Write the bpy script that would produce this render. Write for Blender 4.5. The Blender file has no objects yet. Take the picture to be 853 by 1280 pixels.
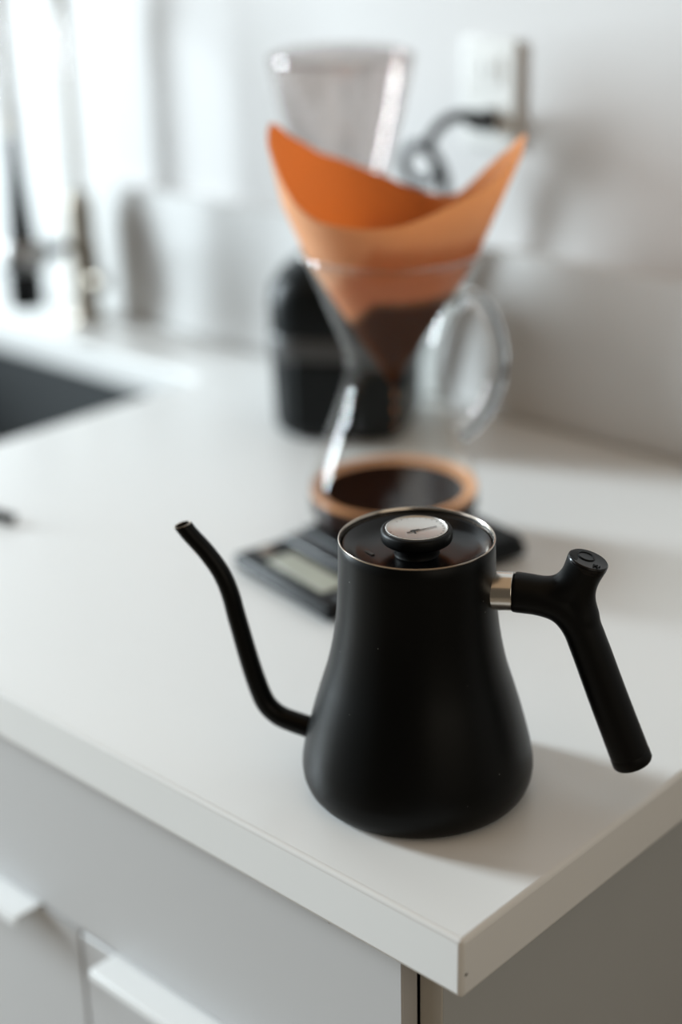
import bpy, bmesh, math, random
from mathutils import Vector, Matrix, noise
random.seed(4)
S = bpy.context.scene
C = S.collection
PI = math.pi

# ------------------------------------------------------------------ camera
cd = bpy.data.cameras.new('camera'); cam = bpy.data.objects.new('camera', cd); C.objects.link(cam)
r = Vector((0.73244246, 0.68047567, -0.02192959)); u = Vector((-0.24428814, 0.29273649, 0.92446128))
f = Vector((-0.635493, 0.67175755, -0.38064477))
M = Matrix.Identity(4)
for i in range(3):
    M[i][0], M[i][1], M[i][2] = r[i], u[i], -f[i]
M.translation = Vector((.4481, -.566, .5637))
cam.matrix_world = M
cd.sensor_fit = 'VERTICAL'; cd.sensor_height = 36; cd.sensor_width = 24; cd.lens = 54.1
cd.dof.use_dof = True; cd.dof.focus_distance = .95; cd.dof.aperture_fstop = 1.75
cd.clip_start = .02
S.camera = cam

# ------------------------------------------------------------------ world, lights, exposure
w = bpy.data.worlds.new('world'); S.world = w; w.use_nodes = True
bg = w.node_tree.nodes['Background']
bg.inputs[0].default_value = (.62, .53, .41, 1); bg.inputs[1].default_value = .145

def area(name, loc, target, sx, sy, power, col):
    ld = bpy.data.lights.new(name, 'AREA'); ld.shape = 'RECTANGLE'; ld.size = sx; ld.size_y = sy
    ld.energy = power; ld.color = col
    o = bpy.data.objects.new(name, ld); C.objects.link(o); o.location = loc
    d = Vector(target) - Vector(loc)
    o.rotation_euler = d.to_track_quat('-Z', 'Y').to_euler()
    return o
# daylight of the tall window beyond the sink, then unseen fills added around the counter
KA, KE, KD = math.radians(20), math.radians(13), 5.5
T = Vector((-.4, .35, .1))
L = T + KD * Vector((-math.cos(KA)*math.cos(KE), -math.sin(KA)*math.cos(KE), math.sin(KE)))
area('window_daylight', L, T, .90, 3.05, 640, (.82, .94, 1.0))
area('front_fill', (-2.6, -2.3, 1.5), (-.3, .3, 0), 1.6, 1.3, 11, (.92, .96, 1.0))  # cool fill from the front left, added to brighten the counter
area('overhead_fill', (.1, -.5, 1.62), (.1, -.5, 0), 2.2, 2.2, 5, (1.0, .68, .40))  # warm fill from above, added for the shadowed worktop

area('right_fill', (2.3, -.6, .9), (0, 0, 0), 2.0, 1.6, 10, (1.0, .90, .74))  # warm fill from the right, added for slab edge and cabinet side

S.view_settings.view_transform = 'Standard'; S.view_settings.look = 'None'
S.view_settings.gamma = 1; S.view_settings.use_curve_mapping = False
S.view_settings.exposure = 0.06
cy = S.cycles
cy.use_denoising = True
cy.max_bounces = 14; cy.transmission_bounces = 12; cy.transparent_max_bounces = 16; cy.glossy_bounces = 6
cy.sample_clamp_indirect = 6; cy.blur_glossy = .6

# ------------------------------------------------------------------ materials
def mat(name, col=(.8, .8, .8), rough=.5, metal=0, spec=.5, trans=0, ior=1.45, coat=0, bump=None, vary=None):
    m = bpy.data.materials.new(name); m.use_nodes = True
    nt = m.node_tree; b = nt.nodes['Principled BSDF']
    b.inputs['Base Color'].default_value = (*col, 1); b.inputs['Roughness'].default_value = rough
    b.inputs['Metallic'].default_value = metal; b.inputs['Specular IOR Level'].default_value = spec
    b.inputs['Transmission Weight'].default_value = trans; b.inputs['IOR'].default_value = ior
    b.inputs['Coat Weight'].default_value = coat
    tc = nt.nodes.new('ShaderNodeTexCoord')
    if vary:
        n = nt.nodes.new('ShaderNodeTexNoise'); n.inputs['Scale'].default_value = vary[0]; n.inputs['Detail'].default_value = 5
        nt.links.new(tc.outputs['Object'], n.inputs['Vector'])
        mx = nt.nodes.new('ShaderNodeMixRGB'); mx.inputs[1].default_value = (*col, 1)
        mx.inputs[2].default_value = (*[c*vary[1] for c in col], 1)
        nt.links.new(n.outputs[0], mx.inputs[0]); nt.links.new(mx.outputs[0], b.inputs['Base Color'])
    if bump:
        n2 = nt.nodes.new('ShaderNodeTexNoise'); n2.inputs['Scale'].default_value = bump[0]; n2.inputs['Detail'].default_value = 3
        nt.links.new(tc.outputs['Object'], n2.inputs['Vector'])
        bp = nt.nodes.new('ShaderNodeBump'); bp.inputs['Strength'].default_value = bump[1]; bp.inputs['Distance'].default_value = bump[2]
        nt.links.new(n2.outputs[0], bp.inputs['Height']); nt.links.new(bp.outputs[0], b.inputs['Normal'])
    return m

m_wall = mat('wall_paint', (.66, .65, .645), .6, bump=(120, .2, .0004))
m_quartz = mat('white_worktop', (.80, .80, .79), .33, vary=(9, .97), bump=(300, .05, .0002))
m_splash = mat('white_splash', (.68, .68, .675), .35, vary=(7, .97))
m_front = mat('cabinet_front', (.53, .525, .525), .42, vary=(6, .97))
m_carc = mat('cabinet_carcass', (.55, .52, .47), .5, vary=(30, .93))
m_side = mat('cabinet_side', (.45, .46, .46), .55, vary=(14, .95))
m_pull = mat('pull_lacquer', (.82, .83, .83), .28)
m_floor = mat('floor_boards', (.30, .24, .18), .5, vary=(4, .8))
m_black = mat('matte_black_coat', (.0022, .0026, .0026), .36, spec=.18, bump=(1400, .12, .0001))
m_grip = mat('black_grip', (.0022, .0025, .0026), .45, spec=.2, bump=(1800, .15, .0001))
m_gloss = mat('gloss_black', (.002, .002, .0024), .24, spec=.35)
m_steel = mat('brushed_steel', (.70, .66, .61), .22, metal=1, bump=(500, .08, .0001))
m_rimst = mat('rim_steel', (.50, .44, .38), .22, metal=1)
m_dial = mat('dial_face', (.62, .60, .57), .25, metal=.6)
m_ink = mat('dial_ink', (.05, .045, .04), .5)
m_lens = mat('dial_lens', (1, 1, 1), .0, trans=1, ior=1.45)
m_glass = mat('carafe_glass', (.86, .86, .86), .0, trans=1, ior=1.47)
m_coffee = mat('coffee', (.014, .004, .002), .08, spec=.16)
m_amber = mat('edge_refraction', (.72, .34, .16), .3)
m_slurry = mat('coffee_grounds', (.035, .014, .006), .6, bump=(400, .6, .002))
m_body = mat('grinder_plastic', (.005, .0065, .007), .36, spec=.22, bump=(500, .2, .0002))
m_band = mat('grinder_trim', (.06, .06, .06), .4)
m_cord = mat('black_cord', (.010, .010, .012), .4)
m_plate = mat('outlet_plastic', (.78, .78, .76), .35)
m_slot = mat('outlet_slot', (.05, .05, .05), .6)
m_sink = mat('sink_composite', (.017, .021, .023), .6, bump=(900, .3, .0003), vary=(200, .8))
m_nickel = mat('brushed_nickel', (.36, .32, .27), .42, metal=1)
m_chrome = mat('chrome', (.80, .79, .78), .12, metal=1)
m_scale = mat('scale_black', (.003, .0035, .004), .38, spec=.22)
m_sstrip = mat('scale_panel_grey', (.055, .058, .062), .35)
m_lcd = mat('display_grey_green', (.42, .43, .36), .25)
m_digit = mat('display_digit', (.10, .10, .09), .4)

def dust(m, thr=.032):
    # a few pale dust specks on the dark coat
    nt = m.node_tree; b = nt.nodes['Principled BSDF']; tc = nt.nodes.new('ShaderNodeTexCoord'); v = nt.nodes.new('ShaderNodeTexVoronoi'); v.inputs['Scale'].default_value = 75
    nt.links.new(tc.outputs['Object'], v.inputs['Vector']); c = nt.nodes.new('ShaderNodeMath'); c.operation = 'LESS_THAN'; c.inputs[1].default_value = thr
    nt.links.new(v.outputs['Distance'], c.inputs[0]); mx = nt.nodes.new('ShaderNodeMixRGB'); mx.inputs[1].default_value = b.inputs['Base Color'].default_value; mx.inputs[2].default_value = (.14, .14, .135, 1)
    nt.links.new(c.outputs[0], mx.inputs[0]); nt.links.new(mx.outputs[0], b.inputs['Base Color'])
dust(m_black)
def thin_glass(name, f0, rough, tint, peak=.85, mixd=0, dcol=(.5, .5, .5)):
    # thin clear wall: straight transmission plus a reflection that grows towards grazing
    m = bpy.data.materials.new(name); m.use_nodes = True; nt = m.node_tree; nt.nodes.clear(); N = nt.nodes.new; K = nt.links.new
    o = N('ShaderNodeOutputMaterial'); t = N('ShaderNodeBsdfTransparent'); t.inputs[0].default_value = (*tint, 1)
    g = N('ShaderNodeBsdfGlossy'); g.inputs['Roughness'].default_value = rough
    lw = N('ShaderNodeLayerWeight'); lw.inputs[0].default_value = .5
    pw = N('ShaderNodeMath'); pw.operation = 'POWER'; pw.inputs[1].default_value = 4.5; K(lw.outputs['Facing'], pw.inputs[0])
    ml = N('ShaderNodeMath'); ml.operation = 'MULTIPLY_ADD'; ml.inputs[1].default_value = peak; ml.inputs[2].default_value = f0; K(pw.outputs[0], ml.inputs[0])
    mx = N('ShaderNodeMixShader'); K(ml.outputs[0], mx.inputs[0])
    if mixd:
        d = N('ShaderNodeBsdfDiffuse'); d.inputs[0].default_value = (*dcol, 1); m2 = N('ShaderNodeMixShader'); m2.inputs[0].default_value = mixd
        K(t.outputs[0], m2.inputs[1]); K(d.outputs[0], m2.inputs[2]); K(m2.outputs[0], mx.inputs[1])
    else: K(t.outputs[0], mx.inputs[1])
    K(g.outputs[0], mx.inputs[2]); K(mx.outputs[0], o.inputs[0]); return m
m_thin = thin_glass('carafe_wall', .011, .02, (.985, .99, .985), .45)
m_hopper = thin_glass('smoked_plastic', .08, .035, (.905, .88, .87), .35, .05, (.45, .42, .41))

def paper_mat():
    # bonded brown paper: diffuse and translucent, soaked dark with coffee below the slurry line
    m = bpy.data.materials.new('brown_filter_paper'); m.use_nodes = True; nt = m.node_tree; nt.nodes.clear()
    N = nt.nodes.new; K = nt.links.new
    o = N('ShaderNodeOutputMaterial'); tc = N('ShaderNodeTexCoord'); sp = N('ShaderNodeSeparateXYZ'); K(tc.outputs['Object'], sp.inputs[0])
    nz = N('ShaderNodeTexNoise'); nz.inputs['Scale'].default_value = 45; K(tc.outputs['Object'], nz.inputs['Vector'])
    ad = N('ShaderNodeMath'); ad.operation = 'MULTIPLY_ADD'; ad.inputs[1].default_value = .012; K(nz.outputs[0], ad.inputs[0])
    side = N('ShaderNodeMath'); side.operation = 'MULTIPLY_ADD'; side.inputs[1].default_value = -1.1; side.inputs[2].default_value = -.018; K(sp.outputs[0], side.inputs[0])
    sm_ = N('ShaderNodeMath'); sm_.operation = 'MAXIMUM'; sm_.inputs[1].default_value = 0; K(side.outputs[0], sm_.inputs[0])   # soaked tone stops lower on the folded left side
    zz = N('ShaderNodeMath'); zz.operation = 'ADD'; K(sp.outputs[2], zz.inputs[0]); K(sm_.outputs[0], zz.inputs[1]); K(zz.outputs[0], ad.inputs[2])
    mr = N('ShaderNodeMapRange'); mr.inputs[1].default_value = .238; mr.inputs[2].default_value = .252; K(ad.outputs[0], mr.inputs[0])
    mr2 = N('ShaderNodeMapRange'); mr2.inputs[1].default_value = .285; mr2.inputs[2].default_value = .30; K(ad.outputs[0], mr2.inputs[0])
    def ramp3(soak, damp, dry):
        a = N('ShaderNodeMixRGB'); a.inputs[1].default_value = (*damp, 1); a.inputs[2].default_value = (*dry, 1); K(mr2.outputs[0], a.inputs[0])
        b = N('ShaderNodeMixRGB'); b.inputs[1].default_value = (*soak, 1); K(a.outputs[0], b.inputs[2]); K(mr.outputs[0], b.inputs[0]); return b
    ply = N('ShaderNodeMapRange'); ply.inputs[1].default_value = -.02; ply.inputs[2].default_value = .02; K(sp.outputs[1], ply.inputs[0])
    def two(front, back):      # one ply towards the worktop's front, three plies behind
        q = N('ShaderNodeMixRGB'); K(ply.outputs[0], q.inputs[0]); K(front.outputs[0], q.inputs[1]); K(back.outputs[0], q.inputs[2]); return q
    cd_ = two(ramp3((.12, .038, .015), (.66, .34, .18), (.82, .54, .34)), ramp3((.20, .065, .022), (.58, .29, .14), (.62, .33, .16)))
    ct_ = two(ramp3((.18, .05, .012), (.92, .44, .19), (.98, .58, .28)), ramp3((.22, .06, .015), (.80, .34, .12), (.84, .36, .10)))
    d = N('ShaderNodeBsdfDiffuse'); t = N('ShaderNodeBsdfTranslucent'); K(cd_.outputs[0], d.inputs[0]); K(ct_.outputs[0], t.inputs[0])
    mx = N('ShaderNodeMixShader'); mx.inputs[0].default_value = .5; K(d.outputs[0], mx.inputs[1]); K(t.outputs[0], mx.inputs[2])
    n2 = N('ShaderNodeTexNoise'); n2.inputs['Scale'].default_value = 350; K(tc.outputs['Object'], n2.inputs['Vector'])
    bp = N('ShaderNodeBump'); bp.inputs['Strength'].default_value = .3; bp.inputs['Distance'].default_value = .0005; K(n2.outputs[0], bp.inputs['Height'])
    K(bp.outputs[0], d.inputs['Normal']); K(mx.outputs[0], o.inputs[0])
    return m
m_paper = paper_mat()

# ------------------------------------------------------------------ helpers
def link(name, me, m, parent=None, smooth=True):
    o = bpy.data.objects.new(name, me); C.objects.link(o)
    if m: me.materials.append(m)
    if parent: o.parent = parent
    if smooth:
        for p_ in me.polygons: p_.use_smooth = True
    return o
def obj(name, bm, m, parent=None, smooth=True, bevel=0, seg=3, sub=0, angle=40):
    bmesh.ops.recalc_face_normals(bm, faces=bm.faces[:])
    me = bpy.data.meshes.new(name); bm.to_mesh(me); bm.free()
    o = link(name, me, m, parent, smooth)
    if bevel:
        b = o.modifiers.new('bevel', 'BEVEL'); b.width = bevel; b.segments = seg; b.limit_method = 'ANGLE'; b.angle_limit = math.radians(35)
        b.harden_normals = False
    if sub:
        s = o.modifiers.new('sub', 'SUBSURF'); s.levels = sub; s.render_levels = sub
    if smooth and not sub:
        try: me.set_sharp_from_angle(angle=math.radians(angle))
        except Exception: pass
    return o
def box(bm, x0, x1, y0, y1, z0, z1):
    v = [bm.verts.new((x, y, z)) for z in (z0, z1) for x, y in ((x0, y0), (x1, y0), (x1, y1), (x0, y1))]
    for q in ((0, 3, 2, 1), (4, 5, 6, 7), (0, 1, 5, 4), (1, 2, 6, 5), (2, 3, 7, 6), (3, 0, 4, 7)):
        bm.faces.new([v[i] for i in q])
    return v
def boxobj(name, dims, m, parent=None, bevel=.001, seg=2):
    bm = bmesh.new(); box(bm, *dims); return obj(name, bm, m, parent, bevel=bevel, seg=seg)
def lathe(bm, prof, n=72, c=(0, 0, 0)):
    rings = []
    for (rr, z) in prof:
        if rr < 1e-6: rings.append([bm.verts.new((c[0], c[1], c[2] + z))])
        else: rings.append([bm.verts.new((c[0] + rr*math.cos(2*PI*i/n), c[1] + rr*math.sin(2*PI*i/n), c[2] + z)) for i in range(n)])
    for a, b in zip(rings, rings[1:]):
        for i in range(n):
            j = (i+1) % n
            if len(a) == 1 and len(b) == 1: continue
            if len(a) == 1: bm.faces.new((a[0], b[i], b[j]))
            elif len(b) == 1: bm.faces.new((a[i], a[j], b[0]))
            else: bm.faces.new((a[i], a[j], b[j], b[i]))
def catmull(pts, k=10):
    P = [Vector(q) for q in pts]; P = [P[0]*2 - P[1]] + P + [P[-1]*2 - P[-2]]; out = []
    for i in range(1, len(P)-2):
        a, b, c, d = P[i-1:i+3]
        for j in range(k):
            t = j/k
            out.append(.5*((2*b) + (c-a)*t + (2*a-5*b+4*c-d)*t*t + (3*b-a-3*c+d)*t**3))
    out.append(P[-2]); return out
def tube(bm, pts, rad, n=20, cap=True):
    """sweep a circle along pts; rad is a number or a function of 0..1"""
    P = [Vector(q) for q in pts]; L_ = len(P); rings = []
    t0 = (P[1]-P[0]).normalized(); up = Vector((0, 0, 1)) if abs(t0.z) < .9 else Vector((1, 0, 0))
    nrm = (up - t0*up.dot(t0)).normalized()
    for i, q in enumerate(P):
        t = ((P[min(i+1, L_-1)] - P[max(i-1, 0)])).normalized()
        nrm = (nrm - t*nrm.dot(t)).normalized(); bi = t.cross(nrm)
        rr = rad(i/(L_-1)) if callable(rad) else rad
        rings.append([bm.verts.new(q + rr*(nrm*math.cos(2*PI*k/n) + bi*math.sin(2*PI*k/n))) for k in range(n)])
    for a, b in zip(rings, rings[1:]):
        for k in range(n): bm.faces.new((a[k], a[(k+1) % n], b[(k+1) % n], b[k]))
    if cap:
        bm.faces.new(rings[0][::-1]); bm.faces.new(rings[-1])
    return rings
def thing(name, label, cat, loc=(0, 0, 0), rotz=0, group=None):
    o = bpy.data.objects.new(name, None); C.objects.link(o); o.empty_display_size = .02
    o.location = loc; o.rotation_euler = (0, 0, rotz); o['label'] = label; o['category'] = cat
    if group: o['group'] = group
    return o
def tag(o, label, cat, group=None):
    o['label'] = label; o['category'] = cat
    if group: o['group'] = group
    return o
def interp(tab, x):
    if x <= tab[0][0]: return tab[0][1]
    for (a, fa), (b, fb) in zip(tab, tab[1:]):
        if x <= b: 
            t = (x-a)/(b-a); return fa + (fb-fa)*t
    return tab[-1][1]
def smoothtab(tab, x, period=None):
    """catmull interpolation of (x, y) pairs, periodic in 360"""
    xs = [t[0] for t in tab]; ys = [t[1] for t in tab]; n = len(tab)
    xx = x % 360
    for i in range(n):
        a = xs[i]; b = xs[(i+1) % n] + (360 if i == n-1 else 0)
        q = xx if xx >= xs[0] else xx + 360
        if a <= q <= b:
            t = (q-a)/(b-a); p0, p1, p2, p3 = ys[i-1], ys[i], ys[(i+1) % n], ys[(i+2) % n]
            return .5*((2*p1)+(p2-p0)*t+(2*p0-5*p1+4*p2-p3)*t*t+(3*p1-p0-3*p2+p3)*t**3)

# ------------------------------------------------------------------ setting
WY = .7555                     # face of the splash
def struct(name, dims, m, bevel=0):
    o = boxobj(name, dims, m, bevel=bevel); o['kind'] = 'structure'; return o
struct('wall_back', (-4.2, 2.6, WY+.022, WY+.14, -.92, 2.5), m_wall)
struct('floor', (-4.2, 2.6, -3.2, WY+.022, -.98, -.92), m_floor)

# worktop with the sink cut-out
TH = .0417; SX0, SX1, SY0, SY1 = -1.66, -.9200, .115, .6320
def slab(xs, ys, hole, z0, z1):
    bm = bmesh.new(); V = {}
    def v(i, j, z):
        k = (i, j, z)
        if k not in V: V[k] = bm.verts.new((xs[i], ys[j], z))
        return V[k]
    solid = lambda i, j: 0 <= i < len(xs)-1 and 0 <= j < len(ys)-1 and (i, j) != hole
    for i in range(len(xs)-1):
        for j in range(len(ys)-1):
            if not solid(i, j): continue
            bm.faces.new([v(i, j, z1), v(i+1, j, z1), v(i+1, j+1, z1), v(i, j+1, z1)])
            bm.faces.new([v(i, j+1, z0), v(i+1, j+1, z0), v(i+1, j, z0), v(i, j, z0)])
            for (di, dj, a, b) in ((0, -1, (i, j), (i+1, j)), (1, 0, (i+1, j), (i+1, j+1)), (0, 1, (i+1, j+1), (i, j+1)), (-1, 0, (i, j+1), (i, j))):
                if not solid(i+di, j+dj):
                    bm.faces.new([v(*a, z0), v(*b, z0), v(*b, z1), v(*a, z1)])
    return bm
wt = thing('worktop', 'long white worktop with rounded edges under the kettle and scale', 'countertop', (0, 0, 0))
obj('slab', slab([-3.2, SX0, SX1, 0], [0, SY0, SY1, WY], (1, 1), -TH, 0), m_quartz, wt, bevel=.0035, seg=4)
ch = boxobj('edge_chip', (-.0012, .00025, .0030, .0052, -.0262, -.0243), m_ink, wt, bevel=.0003); ch['label'] = 'small dark chip in the worktop edge'
fs = boxobj('edge_strip', (-.185, -.112, .006, .0105, -.0475, -TH-.0002), m_front, wt, bevel=.0005)

sp = boxobj('backsplash', (-3.2, .0, WY, WY+.0215, .0003, .186), m_splash, bevel=.002, seg=3)
tag(sp, 'low white splash panel along the back of the worktop', 'backsplash')

# undermount sink
sk = thing('sink', 'dark grey undermount sink let into the worktop', 'sink', ((SX0+SX1)/2, (SY0+SY1)/2, -TH))
cx, cyk = (SX0+SX1)/2, (SY0+SY1)/2
def sink_bowl():
    bm = bmesh.new(); hx, hy = (SX1-SX0)/2 + .004, (SY1-SY0)/2 + .004; d = .19; th = .012
    def ring(ax, ay, z, rc, n=6):
        out = []
        for (sx, sy, a0) in ((1, 1, 0), (-1, 1, 90), (-1, -1, 180), (1, -1, 270)):
            for k in range(n+1):
                a = math.radians(a0 + 90*k/n)
                out.append(bm.verts.new((sx*(ax-rc) + rc*math.cos(a), sy*(ay-rc) + rc*math.sin(a), z)))
        return out
    R_ = [ring(hx+.03, hy+.03, -.0005, .02), ring(hx, hy, -.0005, .012), ring(hx-.004, hy-.004, -d+.02, .012), ring(hx-.02, hy-.02, -d, .012)]
    n = len(R_[0])
    for a, b in zip(R_, R_[1:]):
        for i in range(n): bm.faces.new((a[i], a[(i+1) % n], b[(i+1) % n], b[i]))
    bm.faces.new(R_[-1])
    return bm
o = obj('bowl', sink_bowl(), m_sink, sk); s_ = o.modifiers.new('s', 'SOLIDIFY'); s_.thickness = .006; s_.offset = -1
bm = bmesh.new(); lathe(bm, [(0, .002), (.030, .002), (.040, .004), (.044, .002), (.044, 0), (0, 0)], 40, (0, 0, -.1895)); obj('drain', bm, m_chrome, sk)

# base cabinet
cb = thing('base_cabinet', 'pale grey base cabinet with wide drawer front over two doors', 'cabinet', (-.4, .03, -.92))
def cpart(name, dims, m, parent=None, bevel=.0012, label=None):
    d = (dims[0]+.4, dims[1]+.4, dims[2]-.03, dims[3]-.03, dims[4]+.92, dims[5]+.92)
    bm = bmesh.new(); box(bm, *d); o = obj(name, bm, m, parent or cb, bevel=bevel, seg=2)
    if label: o['label'] = label
    return o
BX1, BX0 = -.039, -.73
cpart('side_panel', (BX1-.018, BX1, .031, .74, -.84, -TH-.0005), m_side)
cpart('side_panel', (BX0, BX0+.018, .031, .74, -.84, -TH-.0005), m_side)
cpart('front_edging', (BX1-.018, BX1, .0295, .031, -.84, -TH-.0005), m_carc)
cpart('back_panel', (BX0+.018, BX1-.018, .732, .74, -.84, -TH-.0005), m_carc)
cpart('bottom_panel', (BX0+.018, BX1-.018, .031, .732, -.84, -.822), m_carc)
cpart('plinth', (BX0, BX1, .06, .075, -.92, -.84), m_side)
cpart('drawer_front', (BX0+.002, -.0575, .0135, .0285, -.1985, -.0445), m_front)
for k, (x0, x1, p0, p1) in enumerate(((-.3935, -.0575, -.352, -.11), (BX0+.002, -.3970, -.64, -.447))):
    d_ = cpart('door', (x0, x1, .0135, .0285, -.838, -.2025), m_front)
    # folded edge pull: a flange on the door's top edge and a lip standing forward
    bm = bmesh.new()
    prof = [(.0285, -.2024), (.0285, -.2012), (-.0090, -.2002), (-.0115, -.2012), (-.0125, -.2080), (-.0110, -.2080), (-.0100, -.2022), (-.0080, -.2014)]
    A = [bm.verts.new((p0+.4, y-.03, z+.92)) for y, z in prof]; B = [bm.verts.new((p1+.4, y-.03, z+.92)) for y, z in prof]
    n = len(prof)
    for i in range(n): bm.faces.new((A[i], A[(i+1) % n], B[(i+1) % n], B[i]))
    bm.faces.new(A[::-1]); bm.faces.new(B)
    obj('pull', bm, m_pull, d_, bevel=.0004, seg=2)
# neighbour cabinet under the sink (its front shows at the left edge)
cb2 = thing('sink_cabinet', 'pale grey cabinet under the sink, beside the drawer cabinet', 'cabinet', (-1.3, .03, -.92))
def c2(name, dims, m):
    bm = bmesh.new(); box(bm, dims[0]+1.3, dims[1]+1.3, dims[2]-.03, dims[3]-.03, dims[4]+.92, dims[5]+.92); return obj(name, bm, m, cb2, bevel=.001, seg=2)
c2('side_panel', (-.7495, -.7315, .031, .74, -.84, -TH-.0005), m_side)
c2('side_panel', (-1.85, -1.832, .031, .74, -.84, -TH-.0005), m_side)
c2('false_front', (-1.848, -.7335, .0135, .0285, -.1985, -.0445), m_front)
c2('door', (-1.848, -1.2925, .0135, .0285, -.838, -.2025), m_front)
c2('door', (-1.2895, -.7335, .0135, .0285, -.838, -.2025), m_front)
c2('plinth', (-1.85, -.7315, .06, .075, -.92, -.84), m_side)

# ------------------------------------------------------------------ kettle
KX, KY = -.1299, .1139
HA = math.radians(28.41)       # the handle's direction
kt = thing('gooseneck_kettle', 'matte black gooseneck kettle with conical body standing at the worktop corner', 'kettle', (KX, KY, 0), HA)
prof = [(0, .0016), (.066, .0016), (.0675, .0008), (.0690, .0008), (.0718, .0022), (.0745, .0058), (.0764, .0110), (.0771, .0165), (.0768, .0225), (.0752, .0315), (.0733, .0395), (.0712, .0475),
        (.0681, .0590), (.0648, .0700), (.0615, .0806), (.0590, .0885), (.0566, .0985), (.0546, .1085), (.0531, .1180), (.0520, .1270), (.0512, .1370), (.0506, .1480), (.0502, .1600), (.0499, .1700), (.0497, .1776), (.0492, .1782)]
inner = [(.0488, .1779), (.0482, .1770), (.0481, .1700), (.0482, .1660), (.0470, .1640), (0, .1640)]
bm = bmesh.new(); lathe(bm, prof + inner, 128); obj('body', bm, m_black, kt, angle=60)
bm = bmesh.new(); pr = [(.0498, .1780), (.0498, .1786), (.0495, .1789), (.0491, .1788), (.0486, .1778), (.0481, .1758), (.0478, .1720), (.0484, .1720), (.0488, .1777), (.0498, .1777)]
lathe(bm, pr, 128); o = obj('rim', bm, m_rimst, kt); o['label'] = 'bare steel rim'
# lid: a shallow glossy dish with a knob that holds the dial
lid = None
bm = bmesh.new(); lathe(bm, [(0, .1655), (.0470, .1655), (.0475, .1700), (.0475, .1744), (.0469, .1750), (.0455, .1745), (.0420, .1718), (.0365, .1693), (.0280, .1681), (.0200, .1679), (.0145, .1679), (0, .1679)], 128)
lid = obj('lid', bm, m_gloss, kt, angle=60); lid['label'] = 'glossy black dished lid'
bm = bmesh.new(); lathe(bm, [(0, .1675), (.0150, .1675), (.0142, .1684), (.0138, .1700), (.0138, .1738), (.0150, .1752), (.0205, .1760), (.0222, .1772), (.0228, .1790), (.0228, .1832), (.0222, .1845), (.0210, .1850), (.0200, .1846), (.0198, .1836), (0, .1836)], 96)
obj('knob', bm, m_grip, lid, angle=50)
bm = bmesh.new(); lathe(bm, [(0, .1838), (.0188, .1838), (.0193, .1842), (.0197, .1842), (.0198, .1852), (.0193, .1854), (.0189, .1846), (.018, .1843), (0, .1843)], 96)
o = obj('dial', bm, m_dial, lid, angle=50); o['label'] = 'silver dial face with thin bezel'
bm = bmesh.new()
def dl(px, py):                # world xy on the dial to kettle coordinates
    d = Vector((px-KX, py-KY)); return (d.x*math.cos(HA)+d.y*math.sin(HA), -d.x*math.sin(HA)+d.y*math.cos(HA))
def flatbar(bm, a, b, w_, z0, z1, w2=None):
    a, b = Vector(a), Vector(b); t = (b-a).normalized(); n = Vector((-t.y, t.x)); w2 = w2 or w_
    q = [a-n*w_, b-n*w2, b+n*w2, a+n*w_]
    lo = [bm.verts.new((p_.x, p_.y, z0)) for p_ in q]; hi = [bm.verts.new((p_.x, p_.y, z1)) for p_ in q]
    bm.faces.new(hi); bm.faces.new(lo[::-1])
    for i in range(4): bm.faces.new((lo[i], lo[(i+1) % 4], hi[(i+1) % 4], hi[i]))
flatbar(bm, dl(-.1300, .1045), dl(-.1223, .1244), .00040, .1846, .1849, .00014)
lathe(bm, [(0, .1850), (.0009, .1850), (.0009, .1845), (0, .1845)], 16, (dl(-.1288, .1100)[0], dl(-.1288, .1100)[1], 0))
obj('needle', bm, m_ink, lid, smooth=False)
bm = bmesh.new()
flatbar(bm, dl(-.1278, .1140), dl(-.1306, .1085), .00030, .1844, .1847); flatbar(bm, dl(-.1272, .1092), dl(-.1258, .1078), .0006, .1844, .1847)
for k in range(23):            # scale marks round the dial
    a = math.radians(210 + k*13.6)
    c_, s__ = math.cos(a), math.sin(a)
    flatbar(bm, (.0166*c_, .0166*s__), (.0178*c_, .0178*s__), .00012, .1842, .18445)
o = obj('dial_marks', bm, m_ink, lid, smooth=False)
# small steam slot in the lid
bm = bmesh.new(); box(bm, -.0012, .0012, -.004, .004, -.0004, .0004)
bmesh.ops.transform(bm, matrix=Matrix.Translation((*dl(-.1515, .0930), .1686)) @ Matrix.Rotation(.9, 4, 'Z'), verts=bm.verts[:])
obj('steam_slot', bm, m_ink, lid)
# spout: swept tube with an open, angled mouth
sp_pts = [(-.0690, .0300), (-.0754, .0318), (-.0860, .0345), (-.0955, .0378), (-.1030, .0440), (-.1075, .0520), (-.1122, .0665), (-.1160, .0810), (-.1195, .0960), (-.1230, .1110), (-.1265, .1270), (-.1320, .1415), (-.1410, .1550), (-.1519, .1673), (-.1570, .1738)]
P = catmull([(a, 0, z) for a, z in sp_pts], 8); P = P[:-6] + [P[-1]]
rad = lambda t: .0076 + (.0058-.0076)*min(1, t*1.05)
bm = bmesh.new(); outer = tube(bm, P, rad, 28, cap=False)
inn = tube(bm, P[-22:], .0049, 28, cap=False)
nrm_cut = Vector((-.30, 0, 1)).normalized(); end = P[-1]
for ring_, rr in ((outer[-1], 1), (inn[-1], 1)):       # cut the mouth nearly level
    tdir = (P[-1]-P[-2]).normalized()
    for v in ring_:
        d = (v.co-end).dot(nrm_cut)/tdir.dot(nrm_cut); v.co -= tdir*d
for k in range(28): bm.faces.new((outer[-1][k], outer[-1][(k+1) % 28], inn[-1][(k+1) % 28], inn[-1][k]))
bm.faces.new(inn[0])
spout = obj('spout', bm, m_black, kt, angle=60)
bm = bmesh.new(); pts_ = []
mid = [(outer_v.co + inner_v.co)/2 for outer_v, inner_v in ()]
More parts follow.
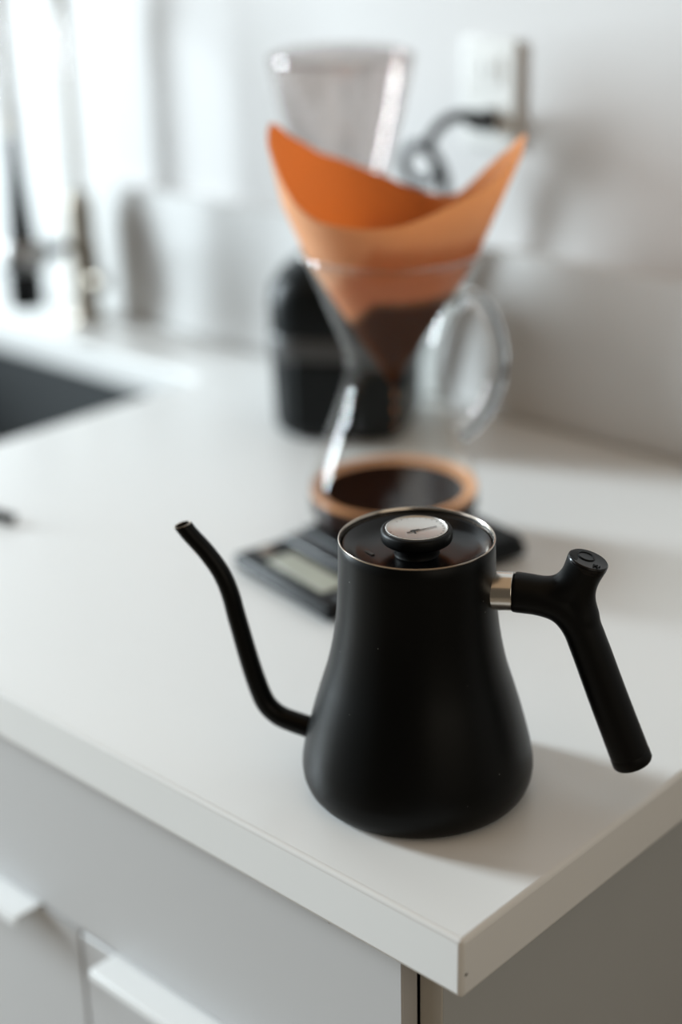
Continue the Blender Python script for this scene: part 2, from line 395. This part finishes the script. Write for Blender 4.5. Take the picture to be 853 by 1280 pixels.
ctr = end; e1 = Vector((0, 1, 0)); e2 = nrm_cut.cross(e1)
tdir = (P[-1]-P[-2]).normalized()
ring_pts = []
for k in range(41):
    a = 2*PI*k/40; q = e1*math.cos(a)*.0053 + (e1.cross(tdir))*math.sin(a)*.0053
    q -= tdir*(q.dot(nrm_cut)/tdir.dot(nrm_cut)); ring_pts.append(ctr+q)
tube(bm, ring_pts, .00055, 8, cap=False); o = obj('mouth_rim', bm, m_rimst, spout); o['label'] = 'bare steel lip of the spout'
# handle
bm = bmesh.new()
tube(bm, [(.0455, 0, .1457), (.0530, 0, .1463), (.0625, 0, .1468)], .0124, 40)
o = obj('collar', bm, m_steel, kt, bevel=.0005); o['label'] = 'polished steel collar of the handle'
bm = bmesh.new(); tube(bm, [(.0470, 0, .15915), (.0495, 0, .15925)], .0022, 14); obj('rivet', bm, m_gloss, kt)
bm = bmesh.new(); tube(bm, [(.0480, 0, .1404), (.0627, 0, .1411)], .0125, 40, cap=False)
bm.free()
hp = [((.0618, 0, .1466), (.0780, 0, .1468), (.0915, 0, .1498), (.1015, 0, .1590), (.1078, 0, .1722)), ((.1015, 0, .150), (.1045, 0, .1610), (.1078, 0, .1722)),
      ((.0618, 0, .1466), (.0800, 0, .1452), (.0940, 0, .1402), (.1040, 0, .1290), (.1110, 0, .1130), (.1235, 0, .0800), (.1399, 0, .0380)),
      ((.1078, 0, .1722), (.1042, 0, .1590), (.1030, 0, .1460), (.1060, 0, .1290), (.1120, 0, .1100), (.1235, 0, .0800))]
bm = bmesh.new()
tube(bm, catmull(hp[0], 8), lambda t: .0131 - .0022*math.sin(t*PI), 32)
tube(bm, catmull(hp[2], 8), lambda t: .0131 - .0008*math.sin(t*PI), 32)
tube(bm, catmull(hp[3], 8), lambda t: .0134 - .0030*math.sin(min(1, t*1.5)*PI) - .0050*max(0, (t-.55)/.45)**.7, 32)
me_ = obj('handle', bm, m_grip, kt)
rm = me_.modifiers.new('r', 'REMESH'); rm.mode = 'VOXEL'; rm.voxel_size = .0011; rm.use_smooth_shade = True
sm = me_.modifiers.new('s', 'CORRECTIVE_SMOOTH'); me_.modifiers.remove(sm)
sm = me_.modifiers.new('s', 'LAPLACIANSMOOTH'); sm.iterations = 1; sm.lambda_factor = .0
me_.modifiers.remove(sm)
sm = me_.modifiers.new('s', 'SMOOTH'); sm.factor = .5; sm.iterations = 22
handle = me_
# disc on top of the handle with its ring-and-cross mark
axis = (Vector(hp[1][2]) - Vector(hp[1][1])).normalized()
top = Vector(hp[1][2])
Rm = axis.to_track_quat('Z', 'X').to_matrix().to_4x4()
def place(bm, off): bmesh.ops.transform(bm, matrix=Matrix.Translation(top + axis*off) @ Rm, verts=bm.verts[:])
bm = bmesh.new(); lathe(bm, [(0, -.004), (.0125, -.004), (.0128, -.001), (.0128, .0004), (.0121, .0011), (.0113, .0009), (0, .0009)], 64); place(bm, 0)
cap = obj('cap', bm, m_gloss, handle, angle=50)
bm = bmesh.new(); ring_ = [(.0052*math.cos(2*PI*k/36)-.0018*0, .0052*math.sin(2*PI*k/36), .0011) for k in range(37)]
ox = Vector((.0018, -.0026, 0))
tube(bm, [Vector(q)+ox for q in ring_], .00045, 8, cap=False)
def strk(a, b, rr=.00042): tube(bm, [Vector(a), Vector(b)], rr, 8)
strk((-.0038, .0080, .0011), (-.0062, .0046, .0011)); strk((-.0066, .0078, .0011), (-.0036, .0050, .0011)); strk((-.0074, .0062, .0011), (-.0078, .0046, .0011))
place(bm, 0); obj('emblem', bm, m_grip, cap)
axg = (Vector(hp[2][-1]) - Vector(hp[2][-2])).normalized(); gb = Vector(hp[2][-1])
bm = bmesh.new(); lathe(bm, [(0, -.002), (.0128, -.002), (.0131, -.0005), (.0131, .0045), (.0122, .0060), (.0105, .0066), (0, .0066)], 64)
bmesh.ops.transform(bm, matrix=Matrix.Translation(gb) @ axg.to_track_quat('Z', 'X').to_matrix().to_4x4(), verts=bm.verts[:])
obj('end_cap', bm, m_grip, handle, angle=50)

# ------------------------------------------------------------------ coffee scale
SR = math.radians(-11)
sc_ = thing('coffee_scale', 'flat black coffee scale with grey display under the glass carafe', 'scale', (-.475, .268, 0), SR)
W_, D_ = .146, .219
bm = bmesh.new(); box(bm, 0, W_, 0, D_, .003, .017); scb = obj('base', bm, m_scale, sc_, bevel=.005, seg=4)
for (x, y) in ((.015, .015), (W_-.015, .015), (.015, D_-.015), (W_-.015, D_-.015)):
    bm = bmesh.new(); lathe(bm, [(0, 0), (.007, 0), (.0075, .001), (.0075, .0032), (0, .0032)], 24, (x, y, 0)); obj('foot', bm, m_slot, sc_)
bm = bmesh.new(); box(bm, .003, W_-.003, .072, D_-.003, .0172, .0235); obj('platform', bm, m_scale, sc_, bevel=.003, seg=3)
bm = bmesh.new(); box(bm, .004, W_-.004, .052, .070, .0168, .0205); o = obj('front_ridge', bm, m_sstrip, sc_, bevel=.002, seg=3)
bm = bmesh.new(); box(bm, .034, .118, .014, .042, .0168, .0178); dsp = obj('display', bm, m_lcd, scb, bevel=.0004); dsp['label'] = 'pale grey green display window'
bm = bmesh.new(); box(bm, .129, .139, .018, .028, .0168, .0178); obj('button', bm, m_sstrip, scb, bevel=.002)
bm = bmesh.new(); lathe(bm, [(0, .0186), (.006, .0186), (.0072, .0178), (.0072, .0165), (0, .0165)], 28, (.017, .027, 0)); o = obj('button', bm, mat('button_tan', (.34, .28, .23), .35), scb); o['label'] = 'round tan power button'

# ------------------------------------------------------------------ pour-over carafe
CX, CY, CZ = -.40, .40, .0236
cf = thing('pour_over_carafe', 'hourglass glass pour-over carafe with glass handle, half full of coffee', 'carafe', (CX, CY, 0), math.radians(42.9))
og = [(0, .0250), (.045, .0242), (.056, .0238), (.066, .0262), (.0735, .0330), (.0770, .0430), (.0772, .0520), (.0757, .0620), (.0725, .0735), (.0680, .0870), (.0625, .1020), (.0568, .1170), (.0514, .1320), (.0466, .1460),
      (.0428, .1580), (.0410, .1680), (.0412, .1770), (.0430, .1870), (.0466, .1980), (.0520, .2120), (.0580, .2270), (.0645, .2430), (.0712, .2590), (.0762, .2700), (.0776, .2712)]
tk = .0022
ig = [(.0780, .2704), (.0768, .2688)]
gi = []
for i in range(len(og)-3, 0, -1):
    a, b = Vector(og[max(i-1, 0)]), Vector(og[min(i+1, len(og)-1)]); t = (b-a).normalized(); n = Vector((-t.y, t.x)); q = Vector(og[i]) + n*tk; gi.append((q.x, q.y))
gi = [q for q in gi if q[0] > .03] + [(0, .0275)]
ig = [(.0770, .2722), (.0752, .2712)]
bm = bmesh.new(); lathe(bm, og + ig + gi, 96)
obj('vessel', bm, m_thin, cf, angle=70)
# glass handle (solid rod), attached on upper cone and shoulder
hpts = [(.0520, 0, .2230), (.0590, 0, .2300), (.0680, 0, .2310), (.0780, 0, .2230), (.0865, 0, .2060), (.0920, 0, .1830), (.0915, 0, .1600), (.0845, 0, .1380), (.0725, 0, .1190), (.0600, 0, .1085), (.0575, 0, .1060)]
bm = bmesh.new(); tube(bm, catmull(hpts, 8), lambda t: .0076 + .0016*(abs(2*t-1)**6) + .0012*max(0, t*8-7), 24); obj('handle', bm, m_glass, cf, angle=80)
bm = bmesh.new(); tube(bm, [(.0775*math.cos(2*PI*k/96), .0775*math.sin(2*PI*k/96), .2722) for k in range(97)], .0021, 12, cap=False); obj('rim', bm, m_glass, cf, angle=80)
# coffee in the base
LZ = .0575
bm = bmesh.new()
low = [(q[0]+.0004 if q[0] > 0 else 0, q[1]-.0002) for q in reversed(gi) if q[1] < LZ]
lr = .0740
lathe(bm, [(0, .0273)] + low[1:] + [(lr, LZ), (.0700, LZ-.0006), (.066, LZ-.0007), (0, LZ-.0007)], 96)
obj('coffee', bm, m_coffee, cf, angle=30)
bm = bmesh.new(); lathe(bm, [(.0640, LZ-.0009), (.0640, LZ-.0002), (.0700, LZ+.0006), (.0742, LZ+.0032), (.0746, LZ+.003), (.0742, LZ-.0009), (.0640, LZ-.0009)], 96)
o = obj('edge_refraction', bm, m_amber, cf); o['label'] = 'amber rim where the coffee meets the glass'  # amber of light through the thin coffee edge, put into the ring's colour

# paper filter: cone with two raised tips
rimz = [(0, .366), (20, .345), (42, .310), (66, .308), (90, .320), (130, .344), (150, .362), (165, .376), (180, .362), (197, .335), (225, .310), (270, .308), (300, .322), (330, .341)]
def cone_r(th, z):
    rr = (z-.1535)*.64
    if z > .262: rr = (.262-.1535)*.64 + (z-.262)*.43
    return rr
bm = bmesh.new(); n = 180; m_ = 46; rows = []
for i in range(n):
    th = 360*i/n; zt = smoothtab(rimz, th); col = []
    for j in range(m_+1):
        t = j/m_; z = .1545 + (zt-.1545)*t
        rr = cone_r(th, z)
        left = max(0, math.cos(math.radians(th-180)))
        lim = .113 - .017*left**2
        rr = rr if rr < lim*.95 else lim*.95 + (rr-lim*.95)*.5
        flat = 1 - .12*t*t*abs(math.sin(math.radians(th)))      # pressed a little flat across the fold
        wob = .0010*t*math.sin(math.radians(3*th)+2.0) + .0007*t*t*math.sin(math.radians(7*th))
        rr = max(.0004, rr*flat + wob)
        col.append(bm.verts.new((rr*math.cos(math.radians(th)), rr*math.sin(math.radians(th)), z)))
    rows.append(col)
for i in range(n):
    a, b = rows[i], rows[(i+1) % n]
    for j in range(m_): bm.faces.new((a[j], b[j], b[j+1], a[j+1]))
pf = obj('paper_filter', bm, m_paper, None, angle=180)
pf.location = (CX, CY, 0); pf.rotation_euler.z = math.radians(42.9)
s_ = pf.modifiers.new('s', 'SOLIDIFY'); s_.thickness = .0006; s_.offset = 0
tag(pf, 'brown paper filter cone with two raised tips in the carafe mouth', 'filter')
# slurry inside
bm = bmesh.new(); prf = [(0, .166)]
for z in (.175, .19, .205, .22, .234): prf.append((cone_r(0, z)*.78-.002, z))
prf += [(cone_r(0, .234)*.72-.002, .2345), (.02, .2325), (0, .232)]
lathe(bm, prf, 64); sl = obj('coffee_grounds', bm, m_slurry, None, angle=60); sl.location = (CX+.004, CY+.0035, 0); sl.rotation_euler.z = math.radians(42.9)
tag(sl, 'wet dark coffee grounds inside the brown paper filter', 'coffee')
# drips below the tip
bm = bmesh.new()
for (z0, z1, rr) in ((.1405, .1500, .0016), (.1260, .1350, .0017), (.1130, .1185, .0015)):
    tube(bm, [(0.002, 0, z0), (.002, 0, z0+(z1-z0)*.3), (.0015, 0, z0+(z1-z0)*.7), (.001, 0, z1)], lambda t, rr=rr: rr*math.sin(PI*(.15+.8*t*.95))**.8, 12)
dr = obj('coffee_drip', bm, mat('drip_brown', (.25, .09, .03), .1), None); dr.location = (CX, CY, 0); dr.rotation_euler.z = math.radians(42.9)
tag(dr, 'string of brown coffee drops falling from the filter tip', 'coffee')

# ------------------------------------------------------------------ grinder
GX, GY, GR = -.666, .628, math.radians(30)
gr = thing('coffee_grinder', 'black electric coffee grinder with smoked conical hopper behind the carafe', 'grinder', (GX, GY, 0), GR)
def rrect(bm, hx, hy, rc, z, n=8):
    out = []
    for (sx, sy, a0) in ((1, 1, 0), (-1, 1, 90), (-1, -1, 180), (1, -1, 270)):
        for k in range(n+1):
            a = math.radians(a0+90*k/n); out.append(bm.verts.new((sx*(hx-rc)+rc*math.cos(a), sy*(hy-rc)+rc*math.sin(a), z)))
    return out
def loft(bm, secs):
    R_ = [rrect(bm, *s) for s in secs]; n = len(R_[0])
    for a, b in zip(R_, R_[1:]):
        for i in range(n): bm.faces.new((a[i], a[(i+1) % n], b[(i+1) % n], b[i]))
    bm.faces.new(R_[0][::-1]); bm.faces.new(R_[-1])
bm = bmesh.new()
loft(bm, [(.068, .066, .036, .004), (.073, .071, .038, .009), (.075, .073, .040, .022), (.077, .075, .042, .100), (.077, .075, .042, .150), (.075, .073, .042, .166), (.066, .064, .040, .180), (.050, .050, .038, .190), (.042, .042, .036, .205)])
obj('housing', bm, m_body, gr, angle=50)
bm = bmesh.new(); loft(bm, [(.0772, .0752, .042, .088), (.0780, .0760, .0425, .090), (.0780, .0760, .0425, .114), (.0772, .0752, .042, .116)]); obj('trim_band', bm, m_band, gr, angle=50)
bm = bmesh.new(); loft(bm, [(.064, .062, .034, .0), (.064, .062, .034, .0042)]); obj('rubber_foot', bm, m_slot, gr)
bm = bmesh.new(); lathe(bm, [(0, .203), (.041, .203), (.044, .208), (.044, .226), (.040, .230), (0, .230)], 64)
col = obj('collar', bm, m_body, gr, angle=50)
# bin and dial in front
bm = bmesh.new(); box(bm, -.045, .045, -.0800, -.068, .012, .092); obj('grounds_bin', bm, m_body, gr, bevel=.006)
bm = bmesh.new(); tube(bm, [(.072, 0, .142), (.088, 0, .142)], .017, 36); obj('timer_knob', bm, m_body, gr, bevel=.002)
ho = [(.032, .230), (.033, .236), (.041, .262), (.0525, .300), (.0640, .340), (.0720, .378), (.0735, .384), (.0742, .396), (.0725, .396), (.0720, .386), (.0700, .378), (.0620, .340), (.0505, .300), (.039, .262), (.031, .237), (.030, .230)]
bm = bmesh.new(); lathe(bm, ho, 96); hop = obj('hopper', bm, m_hopper, gr, angle=50)
bm = bmesh.new(); lathe(bm, [(0, .4065), (.035, .4060), (.062, .4025), (.0748, .3975), (.0755, .3925), (.0748, .3905), (.0745, .396), (.058, .4005), (.034, .4040), (0, .4045)], 96); obj('hopper_lid', bm, m_hopper, gr, angle=50)

# ------------------------------------------------------------------ wall outlet, plug and cord
ol = thing('wall_outlet', 'white double wall outlet with cover plate behind the carafe', 'outlet', (-.586, WY+.0215, .348))
bm = bmesh.new(); box(bm, -.036, .036, -.0065, 0, -.057, .057); obj('cover_plate', bm, m_plate, ol, bevel=.003, seg=3)
for zc in (.026, -.026):
    bm = bmesh.new(); box(bm, -.0165, .0165, -.0085, -.006, zc-.0145, zc+.0145); rc_ = obj('receptacle', bm, m_plate, ol, bevel=.004)
    for (x, h_) in ((-.006, .0045), (.006, .0038)):
        bm = bmesh.new(); box(bm, x-.0011, x+.0011, -.0088, -.0080, zc+.001-h_, zc+.001+h_); obj('slot', bm, m_slot, rc_)
pg = thing('power_cord', 'black plug and curled cord from the outlet to the grinder', 'cord', (-.582, .74, .322))
def rel(P_): return [Vector(q)-Vector((-.582, .74, .322)) for q in P_]
bm = bmesh.new(); tube(bm, rel([(-.582, .7680, .322), (-.582, .756, .322), (-.581, .742, .3245), (-.578, .730, .329)]), lambda t: .0125 - .004*t, 20); obj('plug', bm, m_cord, pg, bevel=.001)
loop = [(-.575, .722, .329), (-.562, .712, .3325), (-.574, .702, .3335), (-.594, .700, .327), (-.612, .703, .312), (-.622, .706, .296), (-.612, .708, .283), (-.613, .709, .270), (-.628, .710, .258), (-.648, .710, .259), (-.660, .710, .272), (-.655, .709, .289), (-.636, .708, .297), (-.618, .710, .288), (-.612, .722, .255), (-.622, .730, .200), (-.640, .738, .12), (-.660, .738, .05), (-.672, .738, .0062)]
bm = bmesh.new(); tube(bm, catmull(rel([(x_, y_+.008, z_) if z_ > .25 else (x_, y_, z_) for x_, y_, z_ in loop]), 8), .0062, 12); obj('cable', bm, m_cord, pg)

# ------------------------------------------------------------------ faucet
FX, FY = -1.243, .716
fc = thing('faucet', 'brushed spring-neck faucet with black pull-down spray head beside the sink', 'faucet', (FX, FY, 0))
bm = bmesh.new(); lathe(bm, [(0, 0), (.027, 0), (.0275, .002), (.0265, .006), (.0215, .009), (.0205, .012), (.0205, .150), (.0195, .162), (.0185, .172), (.014, .178), (.0095, .181), (0, .181)], 48); obj('post', bm, m_nickel, fc, angle=50)
AP = .50
arch = [(0, 0, .178), (0, 0, .25), (0, 0, .33), (0, 0, .41), (0, -.006, .455), (0, -.022, .487), (0, -.044, .500), (0, -.065, .490), (0, -.090, .460), (0, -.097, .42), (0, -.097, .36), (0, -.097, .30), (0, -.097, .266)]
bm = bmesh.new(); ac = catmull(arch, 12); tube(bm, ac, .0045, 12); hose = obj('hose', bm, m_chrome, fc)
# spring coil round the hose
bm = bmesh.new(); cp_ = []; turns = 150; tot = len(ac)-1; steps = turns*10
for k in range(steps+1):
    s = k/steps*tot; i = min(int(s), tot-1); tt = s-i; c_ = ac[i].lerp(ac[i+1], tt); t = (ac[i+1]-ac[i]).normalized()
    e1 = Vector((1, 0, 0)); e2 = t.cross(e1).normalized(); a = 2*PI*turns*k/steps
    cp_.append(c_ + (e1*math.cos(a)+e2*math.sin(a))*.0085)
tube(bm, cp_, .0013, 5); obj('spring', bm, m_nickel, fc)
bm = bmesh.new(); lathe(bm, [(0, .272), (.0070, .272), (.0085, .262), (.0105, .220), (.0140, .180), (.0185, .130), (.0215, .115), (.0235, .095), (.0235, .080), (.0235, .044), (.0225, .041), (0, .041)], 40, (0, -.097, 0))
obj('spray_head', bm, m_gloss, fc, angle=50)
bm = bmesh.new(); lathe(bm, [(.0185, .130), (.0280, .130), (.0300, .127), (.0300, .097), (.0280, .094), (.0185, .094), (.0185, .130)], 40, (0, -.097, 0)); o = obj('dock_ring', bm, mat('satin_chrome', (.45, .44, .43), .4, metal=1), fc, angle=50)
bm = bmesh.new(); tube(bm, [(0, -.015, .108), (0, -.070, .108)], .0085, 20); o = obj('dock_arm', bm, m_gloss, fc); o['label'] = 'dark docking arm'
bm = bmesh.new(); tube(bm, [(.015, 0, .060), (.040, 0, .060)], .0125, 24); tube(bm, [(.034, 0, .060), (.036, -.004, .085), (.040, -.008, .115)], .0045, 12); obj('lever', bm, m_nickel, fc, bevel=.0008)

# ------------------------------------------------------------------ dark utensil at the left edge
sn = thing('measuring_spoon', 'small black rounded handle tip lying at the left edge of the worktop', 'utensil', (-.735, .205, 0))
bm = bmesh.new(); tube(bm, [(.0235, .0, .0055), (.022, .0, .0055), (.018, -.001, .0058), (.0, -.004, .006), (-.04, -.012, .006), (-.085, -.02, .0065)], lambda t: .0022 + .0032*min(1, t*9), 16); obj('grip', bm, m_gloss, sn)
bm = bmesh.new(); lathe(bm, [(0, .0005), (.016, .001), (.021, .008), (.023, .016), (.0218, .016), (.0198, .0085), (.0155, .0022), (0, .0018)], 40, (-.105, -.024, 0)); obj('bowl', bm, m_gloss, sn, angle=70)
